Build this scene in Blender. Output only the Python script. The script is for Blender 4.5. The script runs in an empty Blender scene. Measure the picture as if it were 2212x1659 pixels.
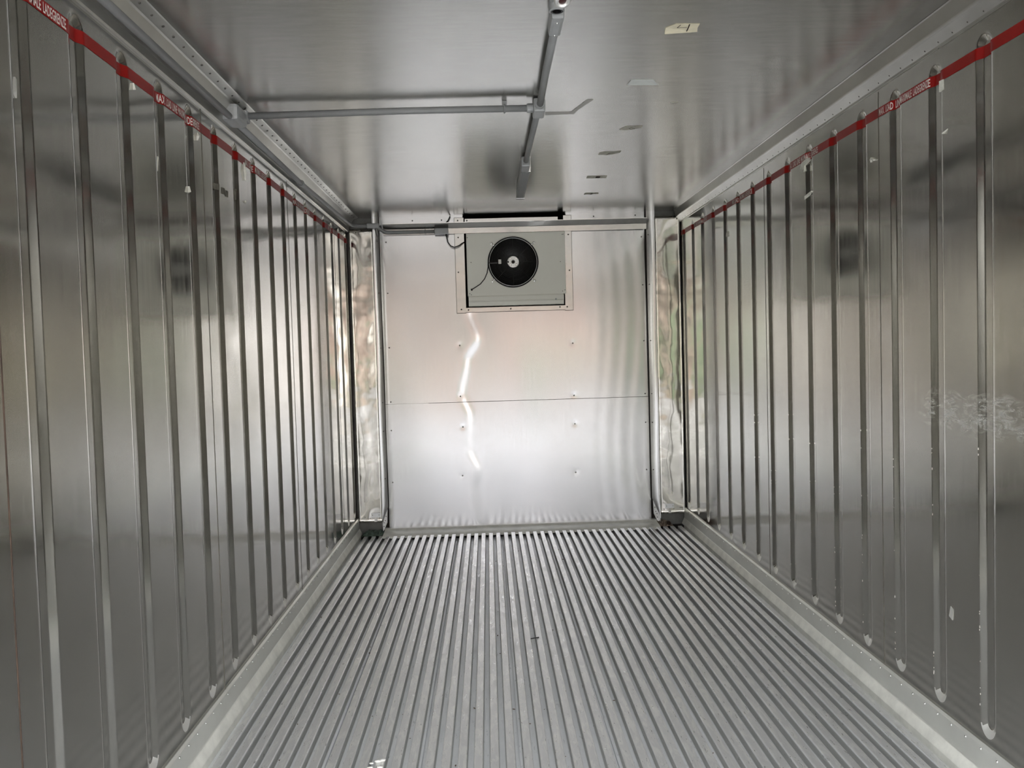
import bpy, bmesh, math, random
from mathutils import Vector, Matrix

random.seed(7)
SC = bpy.context.scene
COL = SC.collection
PI = math.pi

# ------------------------------------------------------------------ camera
cam_d = bpy.data.cameras.new('camera')
cam = bpy.data.objects.new('camera', cam_d)
COL.objects.link(cam)
SC.camera = cam
cam_d.sensor_fit = 'HORIZONTAL'
cam_d.sensor_width = 36.0
cam_d.lens = 1813.8 / 2212 * 36.0
cam_d.clip_start = 0.02
yaw, pitch, roll = 0.0277555, -0.0399464, -0.0287463
f = Vector((math.sin(yaw) * math.cos(pitch), math.cos(yaw) * math.cos(pitch), math.sin(pitch)))
r = Vector((math.cos(yaw), -math.sin(yaw), 0))
u = r.cross(f)
R = r * math.cos(roll) + u * math.sin(roll)
U = -r * math.sin(roll) + u * math.cos(roll)
cam.matrix_world = Matrix(((R.x, U.x, -f.x, -0.209), (R.y, U.y, -f.y, 0.0), (R.z, U.z, -f.z, 1.2379), (0, 0, 0, 1)))

# ------------------------------------------------------------------ daylight
W = bpy.data.worlds.new('sky')
SC.world = W
W.use_nodes = True
nt = W.node_tree
bg = nt.nodes['Background']
sky = nt.nodes.new('ShaderNodeTexSky')
sky.sky_type = 'NISHITA'
sky.sun_disc = False
sky.sun_elevation = math.radians(48)
sky.sun_rotation = math.radians(20)
sky.dust_density = 3.0
mx = nt.nodes.new('ShaderNodeMixRGB')
mx.inputs[0].default_value = 0.62
mx.inputs[2].default_value = (11.0, 11.0, 11.0, 1)      # thin bright cloud over the blue
nt.links.new(sky.outputs[0], mx.inputs[1])
nt.links.new(mx.outputs[0], bg.inputs[0])
bg.inputs[1].default_value = 0.88
sun_d = bpy.data.lights.new('sun', 'SUN')
sun_d.energy = 4.0
sun_d.color = (1.0, 0.93, 0.82)
sun_d.angle = 0.01
sun = bpy.data.objects.new('sun', sun_d)
COL.objects.link(sun)
sun.rotation_euler = (math.radians(-42), 0, math.radians(16))   # high sun behind the container, lighting the yard
SC.view_settings.view_transform = 'Standard'
SC.view_settings.look = 'None'
SC.view_settings.gamma = 1
SC.view_settings.use_curve_mapping = False
SC.view_settings.exposure = 0.22
SC.cycles.max_bounces = 14
SC.cycles.glossy_bounces = 12
SC.cycles.diffuse_bounces = 5

# ------------------------------------------------------------------ main sizes (metres)
WX = 1.145          # lining planes at x = +-WX
CZ = 2.175          # ceiling
BY = 5.828          # front bulkhead
Y0 = 0.35          # door end
GP = 0.24590        # groove pitch
GH = 0.0405          # half width of a groove
GZ0, GZ1 = 0.121, 2.058
GD = 0.0108
YR = 2.2475 - 10 * GP
YL = 2.5035 - 11 * GP
PROF = [(0, 0), (0.0016, 0.0001), (0.0032, 0.0005), (0.0050, 0.0013), (0.0200, 0.0092), (0.0220, 0.0101), (0.0242, 0.0106), (0.0265, GD)]


PROFN = [(0, 0), (0.0040, 0.0003), (0.0100, 0.0014), (0.0155, 0.0031), (0.0215, 0.0092), (0.0226, 0.0101), (0.0242, 0.0106), (0.0265, GD)]


# ------------------------------------------------------------------ helpers
def tag(o, label=None, cat=None, group=None, kind=None):
    if label: o['label'] = label
    if cat: o['category'] = cat
    if group: o['group'] = group
    if kind: o['kind'] = kind
    return o


def obj(name, bm, m, parent=None, smooth=None):
    bmesh.ops.recalc_face_normals(bm, faces=bm.faces) if smooth != 'keep' else None
    me = bpy.data.meshes.new(name)
    if smooth is True:
        for fc in bm.faces: fc.smooth = True
    bm.to_mesh(me)
    bm.free()
    me.materials.append(m)
    o = bpy.data.objects.new(name, me)
    COL.objects.link(o)
    if parent: o.parent = parent
    return o


def thing(name, label, cat, loc=(0, 0, 0), group=None):
    o = bpy.data.objects.new(name, None)
    o.empty_display_size = 0.05
    COL.objects.link(o)
    o.location = loc
    return tag(o, label, cat, group)


def struct(name, bm, m, smooth=None):
    return tag(obj(name, bm, m, None, smooth), kind='structure')


def box(bm, x0, x1, y0, y1, z0, z1, bev=0.0):
    g = bmesh.ops.create_cube(bm, size=1)
    vs = g['verts']
    for v in vs:
        v.co = Vector((x0 if v.co.x < 0 else x1, y0 if v.co.y < 0 else y1, z0 if v.co.z < 0 else z1))
    if bev:
        es = {e for v in vs for e in v.link_edges}
        bmesh.ops.bevel(bm, geom=list(es), offset=bev, segments=2, affect='EDGES', profile=0.6)


def quad(bm, pts):
    return bm.faces.new([bm.verts.new(p) for p in pts])


def strip(bm, prof, y0, y1, n=1, axis='y'):
    """sweep a list of (a,b) points along an axis"""
    rows = []
    for i in range(n + 1):
        t = y0 + (y1 - y0) * i / n
        if axis == 'y': rows.append([bm.verts.new((a, t, b)) for a, b in prof])
        else: rows.append([bm.verts.new((t, a, b)) for a, b in prof])
    for i in range(n):
        for j in range(len(prof) - 1):
            bm.faces.new((rows[i][j], rows[i][j + 1], rows[i + 1][j + 1], rows[i + 1][j]))


def tube(bm, pts, rad, seg=14, cap=True):
    pts = [Vector(p) for p in pts]
    rings = []
    nrm = None
    for i, p in enumerate(pts):
        t = (pts[min(i + 1, len(pts) - 1)] - pts[max(i - 1, 0)]).normalized()
        if nrm is None:
            nrm = t.orthogonal().normalized()
        else:
            nrm = (nrm - t * nrm.dot(t)).normalized()
        b = t.cross(nrm)
        rr = rad[i] if isinstance(rad, (list, tuple)) else rad
        rings.append([bm.verts.new(p + (nrm * math.cos(a) + b * math.sin(a)) * rr) for a in [2 * PI * k / seg for k in range(seg)]])
    for i in range(len(rings) - 1):
        for k in range(seg):
            bm.faces.new((rings[i][k], rings[i][(k + 1) % seg], rings[i + 1][(k + 1) % seg], rings[i + 1][k]))
    if cap:
        bm.faces.new(rings[0]); bm.faces.new(rings[-1])


def bend(pts, rad=0.03, n=6):
    """round the corners of a polyline"""
    pts = [Vector(p) for p in pts]
    out = [pts[0]]
    for i in range(1, len(pts) - 1):
        a, b, c = pts[i - 1], pts[i], pts[i + 1]
        d = min(rad, (a - b).length / 2, (c - b).length / 2)
        p, q = b + (a - b).normalized() * d, b + (c - b).normalized() * d
        for k in range(n + 1):
            t = k / n
            out.append(p * (1 - t) ** 2 + b * 2 * t * (1 - t) + q * t * t)
    out.append(pts[-1])
    return out


def lathe(bm, prof, c, axis, seg=24):
    """prof = list of (radius, along axis)"""
    ax = Vector(axis).normalized()
    n = ax.orthogonal().normalized()
    b = ax.cross(n)
    c = Vector(c)
    rings = []
    for rr, h in prof:
        rings.append([bm.verts.new(c + ax * h + (n * math.cos(2 * PI * k / seg) + b * math.sin(2 * PI * k / seg)) * max(rr, 1e-5)) for k in range(seg)])
    for i in range(len(rings) - 1):
        for k in range(seg):
            bm.faces.new((rings[i][k], rings[i][(k + 1) % seg], rings[i + 1][(k + 1) % seg], rings[i + 1][k]))
    bm.faces.new(rings[0]); bm.faces.new(rings[-1])


def torus(bm, c, axis, R_, r_, seg=48, ms=8):
    ax = Vector(axis).normalized(); n = ax.orthogonal().normalized(); b = ax.cross(n); c = Vector(c)
    rings = []
    for k in range(seg):
        a = 2 * PI * k / seg
        d = n * math.cos(a) + b * math.sin(a)
        rings.append([bm.verts.new(c + d * (R_ + r_ * math.cos(2 * PI * m / ms)) + ax * r_ * math.sin(2 * PI * m / ms)) for m in range(ms)])
    for k in range(seg):
        A, B = rings[k], rings[(k + 1) % seg]
        for m in range(ms):
            bm.faces.new((A[m], A[(m + 1) % ms], B[(m + 1) % ms], B[m]))


# ------------------------------------------------------------------ materials
def new_mat(name):
    m = bpy.data.materials.new(name)
    m.use_nodes = True
    n = m.node_tree
    return m, n, n.nodes['Principled BSDF']


def node(n, t, **kw):
    x = n.nodes.new(t)
    for k, v in kw.items():
        setattr(x, k, v)
    return x


def noise(n, scale, detail=3, rough=0.5, stretch=(1, 1, 1), dist=0.0):
    tc = node(n, 'ShaderNodeTexCoord')
    mp = node(n, 'ShaderNodeMapping')
    mp.inputs['Scale'].default_value = stretch
    nz = node(n, 'ShaderNodeTexNoise')
    nz.inputs['Scale'].default_value = scale
    nz.inputs['Detail'].default_value = detail
    nz.inputs['Roughness'].default_value = rough
    nz.inputs['Distortion'].default_value = dist
    n.links.new(tc.outputs['Object'], mp.inputs[0])
    n.links.new(mp.outputs[0], nz.inputs[0])
    return nz.outputs['Fac']


def ramp(n, fac, stops):
    rp = node(n, 'ShaderNodeValToRGB')
    el = rp.color_ramp.elements
    while len(el) < len(stops): el.new(0.5)
    for e, (p, c) in zip(el, stops):
        e.position = p
        e.color = (c, c, c, 1) if isinstance(c, (int, float)) else (*c, 1)
    n.links.new(fac, rp.inputs[0])
    return rp.outputs[0]


def bump(n, bs, fac, dist, strength=1.0, prev=None):
    b = node(n, 'ShaderNodeBump')
    b.inputs['Distance'].default_value = dist
    b.inputs['Strength'].default_value = strength
    n.links.new(fac, b.inputs['Height'])
    if prev: n.links.new(prev.outputs[0], b.inputs['Normal'])
    n.links.new(b.outputs[0], bs.inputs['Normal'])
    return b


def steel(name, col=(0.62, 0.61, 0.58), rough=0.2, rvar=0.05, wave=0.0, wscale=3.0, brush=(1, 1, 30), bstr=0.0, metal=1.0, cvar=0.06, spec=None):
    m, n, bs = new_mat(name)
    bs.inputs['Metallic'].default_value = metal
    f1 = noise(n, 2.2, 5, 0.6)
    c = ramp(n, f1, [(0.3, tuple(x * (1 - cvar) for x in col)), (0.7, tuple(min(1, x * (1 + cvar)) for x in col))])
    n.links.new(c, bs.inputs['Base Color'])
    f2 = noise(n, 5.0, 6, 0.65, brush)
    rr = ramp(n, f2, [(0.3, max(0.03, rough - rvar)), (0.7, rough + rvar)])
    n.links.new(rr, bs.inputs['Roughness'])
    prev = None
    if wave: prev = bump(n, bs, noise(n, wscale, 2, 0.4), wave)
    if bstr: bump(n, bs, f2, bstr, prev=prev)
    return m


def plain(name, col, rough=0.5, metal=0.0, cvar=0.0, scale=20.0, bmp=0.0):
    m, n, bs = new_mat(name)
    bs.inputs['Metallic'].default_value = metal
    bs.inputs['Roughness'].default_value = rough
    fz = noise(n, scale, 4, 0.6)
    c = ramp(n, fz, [(0.3, tuple(x * (1 - cvar) for x in col)), (0.7, tuple(min(1, x * (1 + cvar)) for x in col))])
    n.links.new(c, bs.inputs['Base Color'])
    if bmp: bump(n, bs, fz, bmp)
    return m


M = {}
M['ceil'] = steel('ceiling_sheet', (0.56, 0.55, 0.52), 0.23, 0.03, wave=0.002, wscale=1.6, brush=(1.5, 10, 1), cvar=0.03)
M['back'] = steel('bulkhead_sheet', (0.60, 0.598, 0.605), 0.175, 0.02, brush=(12, 1, 1), cvar=0.02, metal=0.75)
M['post'] = steel('polished_cover', (0.50, 0.485, 0.455), 0.11, 0.04, wave=0.006, wscale=6, brush=(6, 1, 1), cvar=0.04)
M['pressed'] = steel('pale_pressing', (0.84, 0.83, 0.79), 0.46, 0.06, brush=(1, 1, 1), metal=0.8)  # paler, rougher steel for the lower groove ends
M['strip'] = steel('folded_strip', (0.47, 0.46, 0.445), 0.22, 0.05, wave=0.002, wscale=9, brush=(1, 1, 1))
M['rail'] = steel('rail_aluminium', (0.62, 0.61, 0.58), 0.34, 0.07, wave=0.002, wscale=8, brush=(1, 1, 1), cvar=0.12)
M['skirt'] = steel('kick_rail_aluminium', (0.84, 0.84, 0.79), 0.45, 0.08, brush=(1, 1, 1), cvar=0.08, metal=0.75)
M['lip'] = plain('worn_lip', (0.80, 0.79, 0.72), 0.45, 0.25, 0.12, 14)
M['rivet'] = plain('rivet_aluminium', (0.85, 0.85, 0.82), 0.22, 0.9, 0.02)
M['screw'] = plain('dark_screw', (0.10, 0.09, 0.08), 0.45, 0.6, 0.1)
M['seal'] = plain('dirty_sealant', (0.11, 0.10, 0.08), 0.7, 0.0, 0.3, 12)
M['rust'] = plain('rusty_seam', (0.06, 0.038, 0.026), 0.8, 0.1, 0.5, 9)
M['conduit'] = plain('grey_conduit', (0.27, 0.275, 0.275), 0.42, 0.0, 0.08, 10)
M['boxgrey'] = plain('grey_cast_box', (0.36, 0.37, 0.37), 0.38, 0.15, 0.06, 30)
M['black'] = plain('black_plastic', (0.006, 0.006, 0.006), 0.42, 0.0, 0.1)
M['blade'] = plain('black_blades', (0.004, 0.006, 0.005), 0.55, 0.0, 0.2)
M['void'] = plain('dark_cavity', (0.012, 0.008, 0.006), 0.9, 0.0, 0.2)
M['cream'] = plain('cream_powder_coat', (0.95, 0.945, 0.85), 0.38, 0.0, 0.015, 4)
M['chrome'] = plain('chrome', (0.92, 0.92, 0.90), 0.22, 0.7, 0.02)
M['hub'] = plain('cast_hub', (0.55, 0.56, 0.55), 0.35, 0.7, 0.08, 60)
M['paper'] = plain('white_label', (0.78, 0.77, 0.72), 0.6, 0.0, 0.05)
M['plate'] = plain('white_plate', (0.86, 0.87, 0.88), 0.35, 0.2, 0.02)
M['foam'] = plain('torn_white_foam', (0.93, 0.93, 0.89), 0.8, 0.0, 0.12, 40, 0.002)
M['mask'] = plain('masking_tape', (0.85, 0.78, 0.58), 0.7, 0.0, 0.10, 30, 0.001)
M['masko'] = plain('old_masking_tape', (0.62, 0.60, 0.52), 0.75, 0.0, 0.22, 40)
M['maskw'] = plain('bleached_tape', (0.90, 0.93, 0.90), 0.5, 0.1, 0.04, 20)
M['ink'] = plain('marker_ink', (0.035, 0.02, 0.012), 0.8)
M['scrap'] = plain('tape_residue', (0.72, 0.71, 0.63), 0.55, 0.0, 0.15, 60)
M['scrapd'] = plain('grimy_residue', (0.16, 0.15, 0.12), 0.7, 0.2, 0.3, 60)
M['lead'] = plain('bent_grey_strap', (0.55, 0.54, 0.50), 0.5, 0.5, 0.1, 20)
M['green'] = plain('green_grime', (0.10, 0.14, 0.11), 0.75, 0.3, 0.45, 25, 0.002)
M['brown'] = plain('rusty_rubbish', (0.22, 0.17, 0.13), 0.85, 0.1, 0.6, 30, 0.003)
M['shell'] = plain('container_paint', (0.55, 0.56, 0.55), 0.6)
M['letter'] = plain('white_print', (0.78, 0.72, 0.66), 0.5)
M['red'] = plain('red_vinyl', (0.25, 0.003, 0.002), 0.40, 0.0, 0.12, 6)
M['yard'] = plain('yard_concrete', (0.20, 0.20, 0.20), 0.85, 0.0, 0.15, 1.5)
M['render'] = plain('sunlit_render', (0.27, 0.235, 0.19), 0.9, 0.0, 0.12, 1.2)
M['render2'] = plain('pink_render', (0.27, 0.20, 0.17), 0.9, 0.0, 0.08, 1.2)
M['roofd'] = plain('dark_roof', (0.10, 0.085, 0.07), 0.8)
M['glassd'] = plain('dark_window', (0.03, 0.035, 0.04), 0.2)
M['leaf'] = plain('hedge_leaves', (0.13, 0.17, 0.11), 0.8, 0.0, 0.5, 6)


def wall_mat(name, smear):
    """semi bright stainless sheet; the right wall carries a dried white scuff at chest height"""
    m, n, bs = new_mat(name)
    bs.inputs['Metallic'].default_value = 1.0
    col = (0.59, 0.58, 0.55)
    f1 = noise(n, 1.8, 5, 0.6, (1, 1, 0.5))
    c = ramp(n, f1, [(0.3, tuple(x * 0.94 for x in col)), (0.7, tuple(x * 1.05 for x in col))])
    f2 = noise(n, 3.0, 6, 0.65, (1, 14, 1))
    rr = ramp(n, f2, [(0.3, 0.10), (0.7, 0.15)])
    # dark scratches and rub marks, small and sparse
    sc = ramp(n, noise(n, 26, 5, 0.7, (1, 0.35, 1.6), 0.6), [(0.735, 0.0), (0.775, 1.0)])
    mixd = node(n, 'ShaderNodeMixRGB')
    mixd.inputs[2].default_value = (0.26, 0.25, 0.23, 1)
    mul = node(n, 'ShaderNodeMath', operation='MULTIPLY')
    mul.inputs[1].default_value = 0.5
    n.links.new(sc, mul.inputs[0])
    n.links.new(mul.outputs[0], mixd.inputs[0])
    n.links.new(c, mixd.inputs[1])
    out_c, out_r = mixd.outputs[0], rr
    if smear:
        tc = node(n, 'ShaderNodeTexCoord')
        sp = node(n, 'ShaderNodeSeparateXYZ')
        n.links.new(tc.outputs['Object'], sp.inputs[0])

        def band(sock, a, b, soft):
            m1 = node(n, 'ShaderNodeMapRange'); m1.inputs[1].default_value = a; m1.inputs[2].default_value = a + soft
            m2 = node(n, 'ShaderNodeMapRange'); m2.inputs[1].default_value = b; m2.inputs[2].default_value = b - soft
            n.links.new(sock, m1.inputs[0]); n.links.new(sock, m2.inputs[0])
            mm = node(n, 'ShaderNodeMath', operation='MULTIPLY')
            n.links.new(m1.outputs[0], mm.inputs[0]); n.links.new(m2.outputs[0], mm.inputs[1])
            return mm.outputs[0]
        wob = noise(n, 7, 3, 0.5)
        add = node(n, 'ShaderNodeMath', operation='MULTIPLY_ADD')
        add.inputs[1].default_value = 0.10
        n.links.new(wob, add.inputs[0]); n.links.new(sp.outputs['Z'], add.inputs[2])
        bz = band(add.outputs[0], 1.005, 1.135, 0.04)
        by = band(sp.outputs['Y'], 1.9, 2.62, 0.08)
        mk = node(n, 'ShaderNodeMath', operation='MULTIPLY')
        n.links.new(bz, mk.inputs[0]); n.links.new(by, mk.inputs[1])
        st = ramp(n, noise(n, 30, 6, 0.75, (1, 0.5, 1.6), 1.0), [(0.47, 0.0), (0.70, 1.0)])
        mk2 = node(n, 'ShaderNodeMath', operation='MULTIPLY')
        n.links.new(mk.outputs[0], mk2.inputs[0]); n.links.new(st, mk2.inputs[1])
        mk3 = node(n, 'ShaderNodeMath', operation='MULTIPLY'); mk3.inputs[1].default_value = 0.6
        n.links.new(mk2.outputs[0], mk3.inputs[0]); mk2 = mk3
        mw = node(n, 'ShaderNodeMixRGB'); mw.inputs[2].default_value = (0.72, 0.71, 0.67, 1)
        n.links.new(mk2.outputs[0], mw.inputs[0]); n.links.new(out_c, mw.inputs[1])
        mr = node(n, 'ShaderNodeMixRGB'); mr.inputs[2].default_value = (0.6, 0.6, 0.6, 1)
        n.links.new(mk2.outputs[0], mr.inputs[0]); n.links.new(out_r, mr.inputs[1])
        out_c, out_r = mw.outputs[0], mr.outputs[0]
        inv = node(n, 'ShaderNodeMath', operation='MULTIPLY_ADD')
        inv.inputs[1].default_value = -0.75; inv.inputs[2].default_value = 1.0
        n.links.new(mk2.outputs[0], inv.inputs[0])
        n.links.new(inv.outputs[0], bs.inputs['Metallic'])
    n.links.new(out_c, bs.inputs['Base Color'])
    n.links.new(out_r, bs.inputs['Roughness'])
    bump(n, bs, noise(n, 2.4, 2, 0.4), 0.003)
    return m


M['wallL'] = wall_mat('left_lining', False)
M['wallR'] = wall_mat('right_lining', True)


def floor_mat():
    m, n, bs = new_mat('floor_extrusion')
    bs.inputs['Metallic'].default_value = 0.35
    f1 = noise(n, 9, 6, 0.7, (3, 0.6, 1))
    base = ramp(n, f1, [(0.30, (0.80, 0.81, 0.81)), (0.72, (0.90, 0.91, 0.91))])
    f2 = noise(n, 55, 5, 0.75, (1.6, 0.25, 1), 0.6)
    sc = ramp(n, noise(n, 34, 5, 0.7, (1.5, 0.3, 1), 0.8), [(0.48, 0.0), (0.60, 1.0)])
    geo = node(n, 'ShaderNodeNewGeometry')
    sp = node(n, 'ShaderNodeSeparateXYZ')
    n.links.new(geo.outputs['Position'], sp.inputs[0])
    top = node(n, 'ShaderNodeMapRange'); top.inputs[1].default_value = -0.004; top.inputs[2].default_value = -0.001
    n.links.new(sp.outputs['Z'], top.inputs[0])
    mk0 = node(n, 'ShaderNodeMath', operation='MULTIPLY'); mk0.inputs[1].default_value = 0.9
    n.links.new(sc, mk0.inputs[0])
    mk = node(n, 'ShaderNodeMath', operation='MULTIPLY')
    n.links.new(mk0.outputs[0], mk.inputs[0]); n.links.new(top.outputs[0], mk.inputs[1])
    mw = node(n, 'ShaderNodeMixRGB'); mw.inputs[2].default_value = (0.92, 0.92, 0.89, 1)
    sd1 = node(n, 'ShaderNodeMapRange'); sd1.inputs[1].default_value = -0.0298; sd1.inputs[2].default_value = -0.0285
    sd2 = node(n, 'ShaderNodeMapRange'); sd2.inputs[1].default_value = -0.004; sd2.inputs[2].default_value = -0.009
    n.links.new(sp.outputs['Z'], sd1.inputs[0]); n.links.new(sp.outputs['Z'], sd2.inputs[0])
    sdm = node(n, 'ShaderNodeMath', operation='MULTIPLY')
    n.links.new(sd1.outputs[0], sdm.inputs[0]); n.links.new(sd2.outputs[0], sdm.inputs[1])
    flank_shade = node(n, 'ShaderNodeMixRGB'); flank_shade.inputs[2].default_value = (0.36, 0.36, 0.34, 1)   # shade painted down the flanks of the bars
    n.links.new(sdm.outputs[0], flank_shade.inputs[0]); n.links.new(base, flank_shade.inputs[1])
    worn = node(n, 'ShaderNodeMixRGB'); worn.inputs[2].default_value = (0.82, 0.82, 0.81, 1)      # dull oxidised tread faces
    n.links.new(top.outputs[0], worn.inputs[0]); n.links.new(flank_shade.outputs[0], worn.inputs[1])
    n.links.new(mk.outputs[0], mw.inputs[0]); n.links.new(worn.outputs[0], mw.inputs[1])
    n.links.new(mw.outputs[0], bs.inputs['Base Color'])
    mm = node(n, 'ShaderNodeMapRange'); mm.inputs[3].default_value = 0.10; mm.inputs[4].default_value = 0.72
    n.links.new(top.outputs[0], mm.inputs[0])
    n.links.new(mm.outputs[0], bs.inputs['Metallic'])
    rr = ramp(n, f2, [(0.35, 0.50), (0.65, 0.26)])
    n.links.new(rr, bs.inputs['Roughness'])
    bump(n, bs, f2, 0.0006)
    return m


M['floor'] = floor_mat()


# ------------------------------------------------------------------ walls with pressed grooves
TOPR, BOTR = GH * 1.15, GH * 1.35       # length of the rounded groove ends


def groove_depth(y, yk0, z=1.0):
    k = round((y - yk0) / GP)
    dy = y - (yk0 + k * GP)
    rz = max(0.0, (z - (GZ1 - TOPR)) / TOPR, ((GZ0 + BOTR) - z) / BOTR)
    d = GH * (1 - math.hypot(dy / GH, rz))
    if d <= 0: return 0.0
    pr = PROF if dy > 0 else PROFN
    for (a, za), (b, zb) in zip(pr, pr[1:]):
        if d <= b: return za + (zb - za) * (d - a) / (b - a)
    return GD


def build_wall(name, side, yk0, mat):
    bm = bmesh.new()
    nseg = 16

    def P(y, z, d=0.0): return (side * (WX + d), y, z)

    def outline(yc, q):
        """ring q of the pressing: (y, z, depth) round the groove; the near edge is bent softer than the far one"""
        pts = []
        for top in (True, False):
            for k in range(nseg + 1):
                a = PI - PI * k / nseg if top else -PI * k / nseg
                t = (math.cos(a) + 1) / 2
                ins = PROFN[q][0] * (1 - t) + PROF[q][0] * t
                dep = PROFN[q][1] * (1 - t) + PROF[q][1] * t
                zr = TOPR if top else BOTR
                zc = GZ1 - zr if top else GZ0 + zr
                pts.append((yc + (GH - ins) * math.cos(a), zc + (zr - ins * zr / GH) * math.sin(a), dep))
        return pts
    zl, zh = -0.03, CZ + 0.01
    y = yk0
    while y - GP / 2 > Y0 + GP: y -= GP
    while y - GP / 2 < Y0: y += GP
    first = True
    while y + GH + 0.01 < BY:
        ya = Y0 if first else y - GP / 2
        yb = y + GP / 2
        last = y + GP + GH + 0.01 >= BY
        if last: yb = BY + 0.02
        first = False
        rings = []
        for q in range(len(PROF)):
            rings.append([bm.verts.new(P(*p)) for p in outline(y, q)])
        N = len(rings[0])
        for i in range(len(rings) - 1):
            for k in range(N):
                fc = bm.faces.new((rings[i][k], rings[i][(k + 1) % N], rings[i + 1][(k + 1) % N], rings[i + 1][k]))
                fc.smooth = True
                if 1 <= i <= 6 and min(v.co.z for v in fc.verts) < GZ0 + 0.034 - 0.003 * i: fc.material_index = 1
        bm.faces.new(rings[-1])
        o = rings[0]
        h = nseg // 2
        A, B = bm.verts.new(P(ya, zl)), bm.verts.new(P(ya, zh))
        C_, D = bm.verts.new(P(yb, zh)), bm.verts.new(P(yb, zl))
        T, S = bm.verts.new(P(y, zh)), bm.verts.new(P(y, zl))
        # near half: A -> B -> T -> top mid -> down near side -> bottom mid -> S
        near = [o[i] for i in range(h, -1, -1)] + [o[i] for i in range(N - 1, nseg + h, -1)]
        bm.faces.new([A, B, T] + near + [S])
        far = [o[i] for i in range(h, nseg + 1)] + [o[i] for i in range(nseg + 1, nseg + 1 + h + 1)]
        bm.faces.new([D, C_, T] + far + [S])
        y += GP
    ctr = Vector((0, 2.5, 1))
    bmesh.ops.remove_doubles(bm, verts=bm.verts, dist=1e-5)
    bm.normal_update()
    for fc in bm.faces:
        if fc.normal.dot(ctr - fc.calc_center_median()) < 0 and abs(fc.normal.x) > 0.05: fc.normal_flip()
    bm.normal_update()
    w = struct(name, bm, mat, 'keep')
    w.data.materials.append(M['pressed'])
    return w


wall_l = build_wall('wall_left', -1, YL, M['wallL'])
wall_r = build_wall('wall_right', 1, YR, M['wallR'])

# vertical lap seams between the lining sheets, one part each
for side, wall, ys in ((-1, wall_l, ((1.644, True), (2.868, False), (4.072, False), (5.29, False))),
                       (1, wall_r, ((1.64, False), (2.857, False), (4.045, False), (5.24, False)))):
    for ysm, rusty in ys:
        bm = bmesh.new()
        x = side * WX
        w = 0.0030
        box(bm, min(x - side * 0.0010, x + side * .003), max(x - side * 0.0010, x + side * .003), ysm - w / 2, ysm + w / 2, 0.10, 2.08)
        s = obj('panel_seam', bm, M['rust'] if rusty else M['seal'], wall)
        if rusty: s['label'] = 'rusty seam between lining sheets'

# ------------------------------------------------------------------ container outer skin, ceiling, floor
bm = bmesh.new()
for (a) in ((-1.26, -1.20, Y0, 6.3, -0.18, 2.34), (1.20, 1.26, Y0, 6.3, -0.18, 2.34), (-1.2, 1.2, 6.24, 6.3, -0.18, 2.34),
            (-1.2, 1.2, Y0, 6.24, 2.28, 2.34), (-1.2, 1.2, Y0, 6.24, -0.18, -0.12),
            (-1.20, -1.165, Y0, Y0 + 0.04, -0.12, 2.28), (1.165, 1.20, Y0, Y0 + 0.04, -0.12, 2.28),
            (-1.165, 1.165, Y0, Y0 + 0.04, 2.20, 2.28)):
    box(bm, *a)
struct('container_shell', bm, M['shell'])

bm = bmesh.new()
strip(bm, [(-1.16, CZ), (1.16, CZ)], Y0, BY + 0.02)
struct('ceiling', bm, M['ceil'])

bm = bmesh.new()
FZ = -0.030
J0, JP = -0.149, 0.2994
bar_x = []
for k in range(-4, 5):
    for i in range(6):
        x = J0 + k * JP + 0.0265 + i * 0.0493
        if abs(x) < 1.085: bar_x.append(x)
BE = 5.70          # far end of the bars
BN = Y0 + 0.02
edges = [-1.165] + sorted(bar_x) + [1.165]
prof = [(-1.165, FZ)]
HB = 0.0128
for x in sorted(bar_x):
    if x - bar_x[0] > 0.01 and min(abs((x - 0.0260) - (J0 + k * JP)) for k in range(-4, 5)) < 0.004:
        j_ = x - 0.0265
        prof += [(j_ - 0.0030, FZ), (j_ - 0.0028, FZ - 0.010), (j_ + 0.0018, FZ - 0.010), (j_ + 0.0020, FZ - 0.001), (j_ + 0.0045, FZ)]
    prof += [(x - HB - 0.0050, FZ), (x - HB - 0.0022, FZ + 0.0009), (x - HB - 0.0006, FZ + 0.0032), (x - HB - 0.0005, -0.0045), (x - HB - 0.0006, -0.0015), (x - HB + 0.0012, 0.0),
             (x + HB - 0.0012, 0.0), (x + HB + 0.0006, -0.0015), (x + HB + 0.0005, -0.0045), (x + HB + 0.0006, FZ + 0.0032), (x + HB + 0.0022, FZ + 0.0009), (x + HB + 0.0050, FZ)]
prof += [(1.165, FZ)]
strip(bm, prof, BN, BE)
strip(bm, [(-1.165, FZ - 0.011), (1.165, FZ - 0.011)], BN, BE + 0.05)
for x in bar_x:                                  # end faces of the bars
    for yy in (BN, BE):
        bm.faces.new([bm.verts.new((a, yy, b)) for a, b in ((x - HB, FZ - .011), (x - HB, -0.0015), (x - HB + 0.0012, 0), (x + HB - 0.0012, 0), (x + HB, -0.0015), (x + HB, FZ - .011))])
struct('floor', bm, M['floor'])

# sloping threshold plate between the bars and the bulkhead, with a rounded nose
bm = bmesh.new()
strip(bm, [(5.668, -0.012), (5.672, -0.004), (5.69, 0.003), (5.74, 0.008), (5.80, 0.012), (5.815, 0.014), (5.819, 0.022), (5.90, 0.022)], -0.96, 0.94, 1, 'x')
struct('trim_1', bm, M['lip'], True)
bm = bmesh.new()
box(bm, -1.165, 1.165, 5.745, 5.80, FZ, -0.008)
box(bm, -1.165, 1.165, 6.08, 6.10, -0.1, 2.25)
struct('trim_2', bm, M['void'])

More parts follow.
